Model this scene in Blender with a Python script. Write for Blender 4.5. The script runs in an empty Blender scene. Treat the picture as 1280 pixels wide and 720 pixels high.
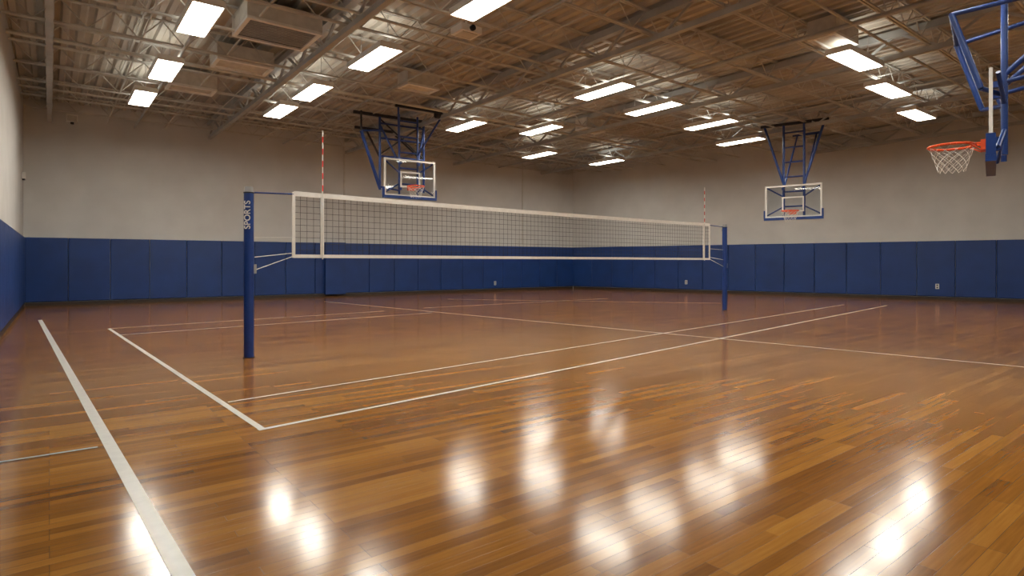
import bpy, math, random
from mathutils import Vector, Matrix
random.seed(4)
TH=math.radians(38); CT,ST=math.cos(TH),math.sin(TH)
def S(x,y): # survey coordinates (m, measured from tripod) -> hall axes
    return (x*CT+y*ST, -x*ST+y*CT)
scene=bpy.context.scene
# ---------------------------------------------------------------- materials
def new_mat(name):
    m=bpy.data.materials.new(name); m.use_nodes=True
    nt=m.node_tree; return m,nt,nt.nodes["Principled BSDF"]
def simple(name,col,rough=.5,metal=0,var=.12,scale=6,bump=0.0,spec=.5):
    m,nt,b=new_mat(name)
    tc=nt.nodes.new("ShaderNodeTexCoord"); n=nt.nodes.new("ShaderNodeTexNoise")
    n.inputs["Scale"].default_value=scale; n.inputs["Detail"].default_value=5
    nt.links.new(tc.outputs["Object"],n.inputs["Vector"])
    r=nt.nodes.new("ShaderNodeValToRGB")
    r.color_ramp.elements[0].position=.3; r.color_ramp.elements[1].position=.7
    r.color_ramp.elements[0].color=[c*(1-var) for c in col]+[1]
    r.color_ramp.elements[1].color=[min(1,c*(1+var)) for c in col]+[1]
    nt.links.new(n.outputs["Fac"],r.inputs["Fac"]); nt.links.new(r.outputs["Color"],b.inputs["Base Color"])
    b.inputs["Roughness"].default_value=rough; b.inputs["Metallic"].default_value=metal
    b.inputs["Specular IOR Level"].default_value=spec
    if bump:
        bp=nt.nodes.new("ShaderNodeBump"); bp.inputs["Strength"].default_value=bump; bp.inputs["Distance"].default_value=.02
        nt.links.new(n.outputs["Fac"],bp.inputs["Height"]); nt.links.new(bp.outputs["Normal"],b.inputs["Normal"])
    return m
def emis(name,col,s):
    m,nt,b=new_mat(name)
    b.inputs["Base Color"].default_value=(1,1,1,1)
    b.inputs["Emission Color"].default_value=(*col,1); b.inputs["Emission Strength"].default_value=s
    return m
M_wall=simple("painted_block_wall",(.60,.60,.585),.75,var=.05,scale=1.2,bump=.05)
M_pad=simple("blue_vinyl_pad",(.008,.042,.185),.42,var=.12,scale=1.5,bump=.04)
M_base=simple("dark_base",(.035,.022,.015),.5)
M_deck=simple("roof_deck_metal",(.43,.395,.335),.6,var=.22,scale=.8)
M_steel=simple("joist_paint",(.50,.49,.45),.55,var=.15,scale=3)
M_girder=simple("girder_paint",(.38,.39,.385),.5,var=.15,scale=2)
M_white=simple("white_paint",(.75,.74,.70),.4,var=.04)
M_blue=simple("blue_powdercoat",(.008,.040,.20),.35,var=.1)
M_line=simple("court_line_paint",(.68,.67,.62),.3,var=.06,scale=12)
M_line2=simple("court_line_paint_blue",(.42,.50,.50),.3,var=.06,scale=12)
M_netc=simple("net_cord",(.03,.03,.03),.8)
M_tape=simple("net_tape",(.80,.79,.75),.7,var=.05,scale=10)
M_orange=simple("rim_orange",(.75,.09,.02),.4)
M_red=simple("antenna_red",(.6,.03,.02),.4)
M_silver=simple("silver_cap",(.45,.45,.45),.35,metal=.7)
M_black=simple("black_steel",(.015,.015,.022),.5)
M_lamp=emis("lamp_lens",(1.0,.955,.85),32)
M_fill=emis("added_ceiling_fill",(1.0,.955,.85),7)  # added glow on the fixture tops, brightens the ceiling
M_tile=simple("diffuser_panel",(.55,.53,.48),.6)
# glass
M_glass,nt,b=new_mat("backboard_glass")
out=nt.nodes["Material Output"]; tr=nt.nodes.new("ShaderNodeBsdfTransparent"); tr.inputs[0].default_value=(.9,.93,.95,1)
gl=nt.nodes.new("ShaderNodeBsdfGlossy"); gl.inputs["Roughness"].default_value=.03
mx=nt.nodes.new("ShaderNodeMixShader"); mx.inputs[0].default_value=.03
nt.links.new(tr.outputs[0],mx.inputs[1]); nt.links.new(gl.outputs[0],mx.inputs[2]); nt.links.new(mx.outputs[0],out.inputs["Surface"])
# floor
M_floor,nt,b=new_mat("maple_strip_floor")
L=nt.links
tc=nt.nodes.new("ShaderNodeTexCoord")
def brick(w,h,off,freq,rot=0,loc=(0,0,0)):
    mp=nt.nodes.new("ShaderNodeMapping"); mp.inputs["Location"].default_value=loc
    L.new(tc.outputs["Object"],mp.inputs["Vector"])
    br=nt.nodes.new("ShaderNodeTexBrick"); br.inputs["Scale"].default_value=1
    br.inputs["Brick Width"].default_value=w; br.inputs["Row Height"].default_value=h
    br.inputs["Mortar Size"].default_value=.0010; br.inputs["Mortar Smooth"].default_value=.3
    br.inputs["Color1"].default_value=(0,0,0,1); br.inputs["Color2"].default_value=(1,1,1,1); br.inputs["Mortar"].default_value=(.2,.2,.2,1)
    br.offset=off; br.offset_frequency=freq
    L.new(mp.outputs[0],br.inputs["Vector"]); return br
b1=brick(1.25,.08,.37,3); b2=brick(2.5,.08,.61,2,loc=(.43,0,0))
mixb=nt.nodes.new("ShaderNodeMix"); mixb.data_type='RGBA'; mixb.inputs[0].default_value=.4
L.new(b1.outputs["Color"],mixb.inputs[6]); L.new(b2.outputs["Color"],mixb.inputs[7])
mp=nt.nodes.new("ShaderNodeMapping"); mp.inputs["Scale"].default_value=(1.2,28,1); L.new(tc.outputs["Object"],mp.inputs["Vector"])
gn=nt.nodes.new("ShaderNodeTexNoise"); gn.inputs["Scale"].default_value=2; gn.inputs["Detail"].default_value=7; L.new(mp.outputs[0],gn.inputs["Vector"])
mx2=nt.nodes.new("ShaderNodeMix"); mx2.data_type='RGBA'; mx2.inputs[0].default_value=.45
L.new(mixb.outputs[2],mx2.inputs[6]); L.new(gn.outputs["Fac"],mx2.inputs[7])
rp=nt.nodes.new("ShaderNodeValToRGB"); e=rp.color_ramp.elements
e[0].position=.10; e[0].color=(.125,.042,.007,1); e[1].position=.90; e[1].color=(.46,.215,.038,1)
n=e.new(.5); n.color=(.28,.112,.016,1)
L.new(mx2.outputs[2],rp.inputs["Fac"]); 
mort=nt.nodes.new("ShaderNodeMix"); mort.data_type='RGBA'; mort.inputs[7].default_value=(.07,.025,.006,1)
L.new(b1.outputs["Fac"],mort.inputs[0]); L.new(rp.outputs["Color"],mort.inputs[6])
L.new(mort.outputs[2],b.inputs["Base Color"])
rn=nt.nodes.new("ShaderNodeTexNoise"); rn.inputs["Scale"].default_value=1.4; rn.inputs["Detail"].default_value=4; L.new(tc.outputs["Object"],rn.inputs["Vector"])
mr=nt.nodes.new("ShaderNodeMapRange"); mr.inputs["To Min"].default_value=.10; mr.inputs["To Max"].default_value=.20; L.new(rn.outputs["Fac"],mr.inputs["Value"])
L.new(mr.outputs[0],b.inputs["Roughness"])
bp=nt.nodes.new("ShaderNodeBump"); bp.inputs["Strength"].default_value=.12; bp.inputs["Distance"].default_value=.002
L.new(mixb.outputs[2],bp.inputs["Height"]); L.new(bp.outputs[0],b.inputs["Normal"])
b.inputs["IOR"].default_value=1.48
# ---------------------------------------------------------------- mesh builder
class MB:
    def __init__(s): s.v=[]; s.f=[]; s.m=[]; s.mats=[]
    def mi(s,m):
        if m not in s.mats: s.mats.append(m)
        return s.mats.index(m)
    def add(s,vs,fs,m):
        o=len(s.v); s.v+= [tuple(v) for v in vs]; k=s.mi(m)
        for f in fs: s.f.append([i+o for i in f]); s.m.append(k)
    def box(s,c,d,m,ang=0):
        c=Vector(c); R=Matrix.Rotation(ang,3,'Z'); vs=[]
        for z in(-.5,.5):
            for x,y in((-.5,-.5),(.5,-.5),(.5,.5),(-.5,.5)): vs.append(c+R@Vector((x*d[0],y*d[1],z*d[2])))
        s.add(vs,[(3,2,1,0),(4,5,6,7),(0,1,5,4),(1,2,6,5),(2,3,7,6),(3,0,4,7)],m)
    def tube(s,p,q,r,m,n=8,r2=None,h=None,cap=True,rot0=0):
        p=Vector(p);q=Vector(q);d=(q-p).normalized()
        up=Vector((0,0,1)) if abs(d.z)<.95 else Vector((1,0,0))
        a=d.cross(up).normalized(); bb=a.cross(d); r2=r if r2 is None else r2; h=h or 1
        vs=[]
        for P,rr in((p,r),(q,r2)):
            for i in range(n):
                t=2*math.pi*i/n+rot0; vs.append(P+a*math.cos(t)*rr+bb*math.sin(t)*rr*h)
        fs=[(i,(i+1)%n,n+(i+1)%n,n+i) for i in range(n)]
        if cap: fs+=[tuple(range(n-1,-1,-1)),tuple(range(n,2*n))]
        s.add(vs,fs,m)
    def bar(s,p,q,w,m,h=1): s.tube(p,q,w*.7071,m,4,h=h,rot0=math.pi/4)
    def poly(s,pts,r,m,n=6,closed=False):
        k=len(pts)
        for i in range(k if closed else k-1): s.tube(pts[i],pts[(i+1)%k],r,m,n)
    def build(s,name,loc=(0,0,0),ang=0,parent=None,smooth=False):
        me=bpy.data.meshes.new(name); me.from_pydata(s.v,[],s.f); me.update()
        for m in s.mats: me.materials.append(m)
        me.polygons.foreach_set("material_index",s.m)
        if smooth:
            me.polygons.foreach_set("use_smooth",[True]*len(s.f))
            try: me.set_sharp_from_angle(angle=math.radians(40))
            except Exception: pass
        o=bpy.data.objects.new(name,me); o.location=loc; o.rotation_euler=(0,0,ang)
        scene.collection.objects.link(o)
        if parent: o.parent=parent
        return o
# ---------------------------------------------------------------- room shell
H=6.85
BL=S(-16.1,19.5); BC=S(3.4,33.0); FR=S(28.6,13.8); FL=S(3.36,-5.9)
POLY=[BL,BC,FR,FL]
cx=sum(p[0] for p in POLY)/4; cy=sum(p[1] for p in POLY)/4
def frame(P,Q):
    P=Vector(P);Q=Vector(Q);d=(Q-P);Ln=d.length;d/=Ln
    nrm=Vector((-d.y,d.x))
    if nrm.dot(Vector((cx,cy))-P)<0: nrm=-nrm
    return P,d,nrm,Ln
mb=MB(); mb.add([(*BL,0),(*FL,0),(*FR,0),(*BC,0),(*BL,-.1),(*FL,-.1),(*FR,-.1),(*BC,-.1)],
   [(0,1,2,3),(7,6,5,4),(0,4,5,1),(1,5,6,2),(2,6,7,3),(3,7,4,0)],M_floor)
mb.build("floor")
def wall(name,P,Q,seams=()):
    p,d,n,Ln=frame(P,Q); mb=MB()
    a=p-d*.2; e=p+d*(Ln+.2); o=-n*.2
    pts=[p,p+d*Ln,p+d*Ln+d*.2+o,p-d*.2+o]
    vs=[(*q,0) for q in pts]+[(*q,H+.1) for q in pts]
    mb.add(vs,[(0,1,5,4),(1,2,6,5),(2,3,7,6),(3,0,4,7),(3,2,1,0),(4,5,6,7)],M_wall)
    ang=math.atan2(d.y,d.x)
    for t in seams:
        c=p+d*t+n*.012; mb.box((c.x,c.y,4.6),(.06,.024,4.4),M_tile,ang)
    return mb.build(name)
wall("wall_back",BL,BC,(10.75,20.25)); wall("wall_right",BC,FR); wall("wall_left",FL,BL); wall("wall_front",FR,FL)
def padding(name,P,Q,skip=None,w=1.18):
    p,d,n,Ln=frame(P,Q); mb=MB(); t=.0; cnt=int(Ln/w); w=Ln/cnt
    z0,z1=.13,2.28
    for i in range(cnt):
        a=t+.006+i*w; bnd=a+w-.012; th=.055; c=.018
        def pt(s,o,z): q=p+d*s+n*o; return (q.x,q.y,z)
        if i==0: a+=.036
        if i==cnt-1: bnd-=.036
        vs=[pt(a,.002,z0),pt(bnd,.002,z0),pt(bnd,.002,z1),pt(a,.002,z1),
            pt(a,th-c,z0),pt(bnd,th-c,z0),pt(bnd,th-c,z1),pt(a,th-c,z1),
            pt(a+c,th,z0+c),pt(bnd-c,th,z0+c),pt(bnd-c,th,z1-c),pt(a+c,th,z1-c)]
        mb.add(vs,[(0,1,5,4),(1,2,6,5),(2,3,7,6),(3,0,4,7),(4,5,9,8),(5,6,10,9),(6,7,11,10),(7,4,8,11),(8,9,10,11)],M_pad)
    for e_ in(0,Ln):   # corner filler
        q=p+d*(e_+(.03 if e_==0 else -.03))+n*.03; mb.box((q.x,q.y,(z0+z1)/2),(.05,.05,z1-z0-.02),M_pad,math.atan2(d.y,d.x))
    return mb.build(name)
padding("wall_padding",BL,BC); padding("wall_padding",BC,FR); padding("wall_padding",FL,BL); 
for nm,P,Q in(("back",BL,BC),("right",BC,FR),("left",FL,BL),("front",FR,FL)):
    p,d,n,Ln=frame(P,Q); c=p+d*Ln/2+n*.022; mb=MB(); mb.box((c.x,c.y,.055),(Ln-.1,.04,.11),M_base,math.atan2(d.y,d.x)); mb.build("baseboard_"+nm)
# padded pilaster on the back wall
p,d,n,Ln=frame(BL,BC); A=math.atan2(d.y,d.x)
mb=MB(); c=p+d*10.3+n*.17; mb.box((c.x,c.y,1.2),(.86,.2,2.2),M_pad,A)
mb.build("pilaster_pad")
def outlet(P,Q,t,z):
    p,d,n,Ln=frame(P,Q); c=p+d*t+n*.062; mb=MB(); a=math.atan2(d.y,d.x)
    mb.box((0,0,0),(.12,.012,.2),M_white); 
    for zz in(-.045,.045): mb.box((0,.0,zz),(.05,.02,.05),M_black)
    mb.build("wall_outlet",(c.x,c.y,z),a)
outlet(BL,BC,18.5,.4); outlet(BC,FR,6.5,.48); outlet(BC,FR,16.5,.52)
# wall speaker + sensor
c=p+d*1.3+n*.12; mb=MB(); mb.box((0,0,0),(.32,.2,.26),M_white); mb.tube((0,0,-.13),(0,-.0,-.2),.05,M_black,12); mb.box((0,.0,-.02),(.26,.22,.18),M_tile)
mb.build("wall_speaker",(c.x,c.y,6.35),A)
pl,dl,nl,Ll=frame(FL,BL); c=pl+dl*(Ll-1.)+nl*.05
mb=MB(); mb.box((0,0,0),(.14,.09,.2),M_white); mb.tube((0,0,-.1),(0,0,-.15),.04,M_black,10); mb.build("wall_sensor",(c.x,c.y,4.2),math.atan2(dl.y,dl.x))
# ---------------------------------------------------------------- ceiling deck
def clip(axis,v):
    r=[]
    for i in range(4):
        a=POLY[i]; b_=POLY[(i+1)%4]
        if (a[axis]-v)*(b_[axis]-v)<0:
            t=(v-a[axis])/(b_[axis]-a[axis]); r.append(a[1-axis]+t*(b_[1-axis]-a[1-axis]))
    return (min(r),max(r)) if len(r)>=2 else None
mb=MB(); x0=min(q[0] for q in POLY)+.01; x1=max(q[0] for q in POLY)-.01
prof=[]; x=x0; P=.30
while x<x1:
    for dx,z in((0,0),(.11,0),(.15,.07),(.26,.07)):
        if x+dx<x1: prof.append((x+dx,H+z))
    x+=P
vs=[];fs=[]
for x,z in prof:
    y0,y1=clip(0,x); vs+=[(x,y0,z),(x,y1,z)]
for i in range(len(prof)-1): fs.append((2*i,2*i+1,2*i+3,2*i+2))
mb.add(vs,fs,M_deck)
mb.build("ceiling")
# roof framing
mb=MB(); zt,zb=H-.03,H-.52
ys=[q[1] for q in POLY]; y=min(ys)+.9
while y<max(ys)-.3:
    r=clip(1,y)
    if r and r[1]-r[0]>1:
        a,e=r[0]+.05,r[1]-.05
        for z in(zt,zb):
            for o in(-.03,.03): mb.bar((a,y+o,z),(e,y+o,z),.035,M_steel)
        k=0; x=a; s=.45
        while x+s<e:
            mb.tube((x,y,zb if k%2 else zt),(x+s,y,zt if k%2 else zb),.013,M_steel,5,cap=False); x+=s;k+=1
    y+=1.75
for gx in(-.0,4.8,10.1,15.4,20.7,26):
    r=clip(0,gx)
    if not r: continue
    a,e=r[0]+.1,r[1]-.1
    if e-a<1: continue
    mb.bar((gx,a,H-.14),(gx,e,H-.14),.16,M_girder); mb.bar((gx,a,H-.66),(gx,e,H-.66),.12,M_girder)
    y=a;k=0;s=.85
    while y+s<e:
        mb.bar((gx,y,H-.66 if k%2 else H-.14),(gx,y+s,H-.14 if k%2 else H-.66),.05,M_girder); y+=s;k+=1
# bridging rods
for gx in(1.6,3.3,6.6,8.4,11.9,13.7,17.2,19,22.5):
    r=clip(0,gx)
    if r:
        for z in(zt-.03,zb+.02): mb.bar((gx,r[0]+.05,z),(gx,r[1]-.05,z),.03,M_steel)
# sprinkler and conduit runs clamped to the joists
for (gx,z,r_) in((2.4,H-.57,.035),(7.5,H-.56,.025),(12.8,H-.58,.05),(18,H-.57,.03)):
    r=clip(0,gx)
    if r: mb.tube((gx,r[0]+.05,z),(gx,r[1]-.05,z),r_,M_girder,10)
for gy,z,r_ in((10.9,H-.56,.03),(16.2,H-.58,.045),(21,H-.56,.03),(5.2,H-.57,.03)):
    r=clip(1,gy)
    if r: mb.tube((r[0]+.05,gy,z),(r[1]-.05,gy,z),r_,M_steel,10)
mb.build("roof_truss_framework")
# ---------------------------------------------------------------- lights
lm=MB(); lw,ll=.50,1.75
lm.box((0,0,.065),(lw,ll,.07),M_white)
for sx in(-1,1): lm.box((sx*(lw/2+.012),0,.02),(.024,ll+.05,.12),M_white)
for sy in(-1,1): lm.box((0,sy*(ll/2+.012),.02),(lw,.024,.12),M_white)
for i in range(4):
    xx=(-.375+.25*i)*lw; lm.box((xx,0,0),(lw*.25-.012,ll-.02,.03),M_lamp)
lm.box((0,0,.106),(lw*.5,ll*.9,.012),M_fill)  # added emissive strip facing up, fill for deck and joists
for sy in(-.7,.7): lm.tube((0,sy,.1),(0,sy,.75),.008,M_silver,6)
LZ=6.08; LK=(LZ-1.45)/4.9
LP=[(-6.29,11.9),(-8.82,15.05),(-10.99,17.6),(-.42,11.05),(-3.31,14.2),(-5.75,17.0),(-7.48,19.1),(-1.66,21.2),(2.62,16.9),
(1.06,21.8),(4.47,18.8),(8.29,14.3,1),(1.23,26.9),(7.02,20.96),(10.69,16.8,1),(4.59,28.8),(9.22,23.9),(13.4,19.6,1),
(-3.6,8.5),(-1.2,5.3),(2.3,7.6),(4.9,4.3),(5.8,8.6),(11.3,10.2),(14.6,12.3),(17.2,15.0),(7.4,3.2)]  # unseen fixtures beyond the frame, added to light the near floor evenly
first=None
for q in LP:
    X,Y=S(q[0]*LK,q[1]*LK)
    if first is None: first=o=lm.build("ceiling_light",(X,Y,LZ))
    else:
        o=bpy.data.objects.new("ceiling_light",first.data); o.location=(X,Y,LZ); scene.collection.objects.link(o)
    if len(q)>2: o.rotation_euler=(0,0,math.pi/2)
# HVAC
def grille(x,y,w,l,dark):
    X,Y=S(x,y); mb=MB(); mb.box((0,0,.2),(w,l,.36),M_tile)
    for s_ in(-1,1): mb.box((s_*(w/2-.04),0,0),(.08,l,.06),M_white); mb.box((0,s_*(l/2-.04),0),(w-.16,.08,.06),M_white)
    if dark:
        mb.box((0,0,.012),(w-.16,l-.16,.01),M_black)
        k=int((l-.2)/.09)
        for i in range(k): mb.box((0,-(l-.2)/2+.05+i*.09,-.0),(w-.18,.03,.02),M_girder)
    mb.build("air_vent",(X,Y,6.3))
grille(-5.0,12.6,1.5,1.25,True); grille(-6.7,14.7,1.3,.8,False); grille(7.05,13,1.1,.6,False); grille(2.9,21.8,1.0,.6,False); grille(-9,16.6,1.2,.7,False); grille(-2.6,16.5,1.,.6,False)
X,Y=S(-.95,12.3); mb=MB(); mb.box((0,0,0),(.5,.42,.14),M_white); mb.tube((0,-.21,0),(0,-.27,0),.06,M_black,12); mb.tube((0,0,.07),(0,0,.55),.025,M_white,8); mb.box((0,0,-.075),(.36,.3,.02),M_tile)
mb.build("ceiling_projector",(X,Y,6.25))
# ---------------------------------------------------------------- court lines
mb=MB()
def line(a,b_,w=.06,m=M_line,z=.003):
    a=Vector(S(*a));b_=Vector(S(*b_));d=(b_-a).normalized();n=Vector((-d.y,d.x))*w/2
    mb.add([(*(a-n),z),(*(b_-n),z),(*(b_+n),z),(*(a+n),z)],[(0,1,2,3)],m)
line((-11.88,14.9),(-.55,1.6),.085,z=.0030)
line((-4.1,4.0),(-3.25,4.645),.035,M_line2,.0034)
line((-8.80,12.93),(-2.165,5.134),.06,z=.0038)
line((-2.19,5.11),(12.57,19.87),.055,z=.0042)
line((-2.94,6.13),(11.35,20.25),.045,z=.0046)
line((-6.95,21.9),(11.5,3.87),.05,z=.005)
line((-8.80,12.93),(-3.8,17.6),.05,z=.0054); line((-7.81,11.8),(-2.3,17.03),.05,z=.0058)
line((-2.8,18.8),(3.87,23.8),.05,z=.0062); line((-2.52,23.3),(7.39,21.0),.05,z=.0066)
mb.build("court_lines")
# ---------------------------------------------------------------- volleyball net
PL=(-4.01,9.02); PR=(6.43,17.9)
def pole(pt,name,text):
    X,Y=S(*pt); mb=MB(); r=.072
    mb.tube((0,0,0),(0,0,2.5),r,M_blue,28); mb.tube((0,0,2.5),(0,0,2.52),r+.004,M_black,28)
    mb.tube((0,0,2.52),(0,0,2.6),r*.85,M_silver,28)
    mb.tube((0,0,0.002),(0,0,.012),r+.012,M_black,28)
    o=mb.build(name,(X,Y,0),smooth=True)
    m2=MB(); m2.box((r*.9,.0,1.35),(.08,.06,.14),M_silver); m2.tube((r+.02,0,1.35),(r+.02,.14,1.35),.012,M_black,8)
    m2.box((0,r*.95,2.44),(.05,.05,.09),M_silver)
    w=m2.build("winch",parent=o)
    if text:
        cu=bpy.data.curves.new("lettering","FONT"); cu.body="SPORTS"; cu.size=.125; cu.extrude=.002; cu.offset=.002; cu.align_x='CENTER'; cu.align_y='CENTER'
        t=bpy.data.objects.new("lettering",cu); cu.materials.append(M_white); scene.collection.objects.link(t)
        t.parent=o
        az=math.radians(-90-20-8); nd=Vector((math.cos(az),math.sin(az),0))
        up=Vector((0,0,1)); side=up.cross(nd)
        M=Matrix((up,-side,nd)).transposed(); 
        t.matrix_local=Matrix.Translation(nd*(r+.003)+up*2.17)@M.to_4x4()
    return o
pole(PL,"volleyball_pole",True); pole(PR,"volleyball_pole",False)
a=Vector(S(-3.49,9.46)); e=Vector(S(5.79,17.36)); d=(e-a); Ln=d.length; d/=Ln; n=Vector((-d.y,d.x))
ang=math.atan2(d.y,d.x); zT,zB=2.55,1.55
mb=MB()
sg=lambda s: 0.02*4*(s/Ln)*(1-s/Ln)   # slight sag
N=int(Ln/.108)
for i in range(N+1):
    s=Ln*i/N; mb.tube((s,0,zB),(s,0,zT-sg(s)),.003,M_netc,4,cap=False)
for j in range(1,10):
    for i in range(20):
        s0,s1=Ln*i/20,Ln*(i+1)/20; f=j/10
        mb.tube((s0,0,zB+(zT-zB-sg(s0))*f),(s1,0,zB+(zT-zB-sg(s1))*f),.003,M_netc,4,cap=False)
for i in range(20):
    s0,s1=Ln*i/20,Ln*(i+1)/20
    for (zz0,zz1,h) in((zT-sg(s0),zT-sg(s1),.08),(zB,zB,.055)):
        vs=[(s0,-.007,zz0-h/2),(s1,-.007,zz1-h/2),(s1,-.007,zz1+h/2),(s0,-.007,zz0+h/2),(s0,.007,zz0-h/2),(s1,.007,zz1-h/2),(s1,.007,zz1+h/2),(s0,.007,zz0+h/2)]
        mb.add(vs,[(0,1,2,3),(7,6,5,4),(0,4,5,1),(3,2,6,7),(1,5,6,2),(0,3,7,4)],M_tape)
for s in(.0,Ln): mb.box((s,0,(zT+zB)/2),(.05,.02,zT-zB+.05),M_tape)
for s in(.47,Ln-.3):
    mb.box((s,0,(zT+zB)/2),(.06,.024,zT-zB+.04),M_tape)
dl_=(Vector(S(*PL))-a).length-.08; dr_=(Vector(S(*PR))-e).length-.08
for s,L_,sg_ in((0,dl_,-1),(Ln,dr_,1)):
    t=s+sg_*L_
    mb.tube((s,0,zT-.01),(t,0,zT-.03),.012,M_blue,8)
    mb.tube((s,0,zB+.05),(t,0,zB-.02),.007,M_tape,6); mb.tube((s,0,zB-.0),(t,0,zB-.22),.007,M_tape,6)
    mb.tube((s,0,zB+.3),(t,0,zB+.28),.004,M_tape,6)
mb.build("volleyball_net",(a.x,a.y,0),ang)
def antenna(s):
    mb=MB(); z=2.52; k=0
    mb.tube((0,0,1.5),(0,0,2.52),.010,M_white,8)
    while z<3.58:
        mb.tube((0,0,z),(0,0,z+.1),.011,M_red if k%2 else M_white,8); z+=.1;k+=1
    q=a+d*s-n*.025; mb.build("net_antenna",(q.x,q.y,0),ang)
antenna(.47); antenna(Ln-.3)
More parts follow.
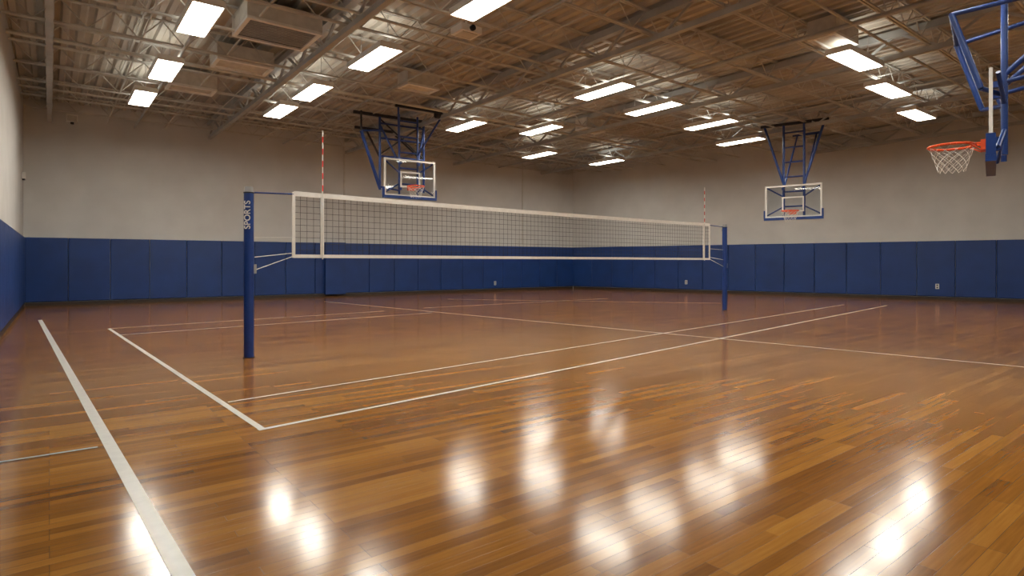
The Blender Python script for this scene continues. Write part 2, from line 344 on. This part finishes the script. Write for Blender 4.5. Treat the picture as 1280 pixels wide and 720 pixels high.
# ---------------------------------------------------------------- hoops
def hoop(pt,yaw,zb_,bw,bh,rimz,style):
    X,Y=S(*pt); mb=MB(); top=6.33-zb_
    mb.box((0,0,bh/2),(bw-.06,.015,bh-.06),M_glass)
    fr=.055
    for sx in(-1,1): mb.box((sx*(bw/2-fr/2),0,bh/2),(fr,.04,bh),M_white)
    for z in(fr/2,bh-fr/2): mb.box((0,0,z),(bw-2*fr,.04,fr),M_white)
    iw,ih=.66,.48; z0=rimz+.02
    for sx in(-1,1): mb.box((sx*iw/2,-.012,z0+ih/2),(.045,.012,ih+.045),M_white)
    for z in(z0,z0+ih): mb.box((0,-.012,z),(iw-.045,.012,.045),M_white)
    mb.box((0,0,-.035),(bw+.08,.11,.09),M_blue)
    for sx in(-1,1): mb.box((sx*(bw/2+.02),0,.13),(.05,.1,.28),M_blue)
    R=.27; rc=R+.16
    mb.box((0,-.06,rimz-.03),(.22,.1,.14),M_orange)
    for sx in(-1,1): mb.bar((sx*.09,-.06,rimz),(sx*.09,-rc+R*.9,rimz),.025,M_orange)
    mb.poly([(R*math.cos(t*math.pi/14),-rc+R*math.sin(t*math.pi/14),rimz) for t in range(28)],.018,M_orange,8,True)
    for sx in(-1,1): mb.tube((sx*.1,-.1,rimz-.1),(sx*R*.7,-rc+R*.72,rimz-.01),.009,M_orange,6)
    lv=6; K=12
    def npnt(l,i):
        r=R*(1-.42*(l/lv)**.8); t=2*math.pi*(i+.5*(l%2))/K; return (r*math.cos(t),-rc+r*math.sin(t),rimz-.02-.34*l/lv)
    for l in range(lv):
        for i in range(K):
            mb.tube(npnt(l,i),npnt(l+1,i),.003,M_tape,4,cap=False); mb.tube(npnt(l,i),npnt(l+1,i-1 if l%2==0 else i+1),.003,M_tape,4,cap=False)
    yb=.14; t_=.035
    def tb(p,q,r=t_,m=M_blue): mb.tube(p,q,r,m,10)
    wx=.33
    for sx in(-1,1):
        tb((sx*wx,yb,.05),(sx*wx,yb,top),.042 if style==1 else t_)
        tb((sx*(bw/2-.05),yb*.5,.1),(sx*wx,yb,bh*.35),.025); tb((sx*(bw/2-.05),yb*.5,bh-.06),(sx*wx,yb,bh*.65),.025)
        mb.box((sx*wx,yb/2,.25),(.08,yb,.08),M_blue); mb.box((sx*wx,yb/2,bh-.12),(.08,yb,.08),M_blue)
    z=bh*.35
    while z<top:
        tb((-wx,yb,z),(wx,yb,z),.028); z+=.52
    if style==1:
        for sx in(-1,1):
            tb((sx*wx,yb,bh+.05),(sx*.98,yb,top),.042); tb((sx*wx,yb,bh*.9),(sx*wx,yb+2.2,top),.03)
        mb.bar((-1.1,yb,top),(1.1,yb,top),.09,M_black); mb.bar((-.5,yb+2.2,top),(.5,yb+2.2,top),.09,M_blue)
    if style==0:
        for sx in(-1,1):
            tb((sx*.8,yb+.5,bh*.2),(sx*.8,yb+.5,top),.042); tb((sx*wx,yb,bh*.9),(sx*.8,yb+.5,top-.3),.034)
            tb((sx*wx,yb,.2),(sx*.8,yb+.5,.35),.03)
            tb((sx*.8,yb+.5,bh+.1),(sx*.5,yb+2.6,top),.035,M_black)
            tb((sx*wx,yb,bh+.2),(sx*.8,yb-1.0,top),.034)
        tb((-.8,yb+.5,bh+.2),(.8,yb+.5,top-.1),.026,M_black); tb((.8,yb+.5,bh+.2),(-.8,yb+.5,top-.1),.026,M_black)
        for zz in(bh+.15,bh+.75,top-.25): tb((-.8,yb+.5,zz),(.8,yb+.5,zz),.034)
        tb((-.8,yb+.5,.3),(-1.55,yb+.2,top-.65),.055); tb((-1.55,yb+.2,top-.65),(-.8,yb+.4,top-.5),.03); tb((-1.55,yb+.2,top-.65),(-1.55,yb+.2,top),.03,M_black)
        mb.bar((-1.7,yb+.5,top),(1.1,yb+.5,top),.09,M_black); mb.bar((-.9,yb+2.6,top),(.9,yb+2.6,top),.09,M_black); mb.bar((-.9,yb-1,top),(.9,yb-1,top),.08,M_black)
        mb.tube((.55,yb-.9,top-.05),(.85,yb-.9,top-.05),.13,M_black,16)
    if style==2:
        for sx in(-1,1):
            tb((sx*wx,yb,bh),(sx*wx,yb+2.6,top),.035); tb((sx*wx,yb+1.2,bh+.1),(sx*wx,yb+1.2,top),.04)
            tb((sx*wx,yb,bh-.1),(sx*wx,yb+1.2,bh+.1),.03)
            tb((sx*.7,-.1,bh*.8),(sx*.7,-.4,bh+.8),.036,M_blue); tb((sx*.7,-.4,bh+.8),(sx*wx,yb+1.2,bh+1.0),.03)
            tb((sx*.7,-.1,bh*.8),(sx*wx,yb,bh*.75),.03)
        mb.bar((-.9,yb,top),(.9,yb,top),.09,M_black); mb.bar((-.9,yb+1.2,top),(.9,yb+1.2,top),.09,M_black); mb.bar((-.6,yb+2.6,top),(.6,yb+2.6,top),.09,M_black)
        tb((-.7,-.4,bh+.8),(.7,-.4,bh+.8),.03)
    mb.build("basketball_hoop",(X,Y,zb_),yaw,smooth=True)
hoop((-3.37,19.6),math.radians(34.6-38),3.62,1.83,1.22,.3,0)
hoop((9.8,20.65),math.radians(-37.3-38),3.02,1.83,1.14,.2,1)
hoop((6.52,8.06),math.radians(231-38),2.8,1.6,1.1,.28,2)
# ---------------------------------------------------------------- world, camera
w=bpy.data.worlds.new("world"); scene.world=w; w.use_nodes=True
w.node_tree.nodes["Background"].inputs[0].default_value=(.02,.02,.02,1)
cam=bpy.data.cameras.new("camera"); co=bpy.data.objects.new("camera",cam); scene.collection.objects.link(co)
co.location=(0,0,1.45); co.rotation_euler=(math.pi/2,0,-TH)
cam.sensor_width=36; cam.lens=740/1280*36; cam.shift_y=-32/1280; cam.clip_start=.05
scene.camera=co
scene.view_settings.view_transform='Standard'
scene.view_settings.exposure=0.05
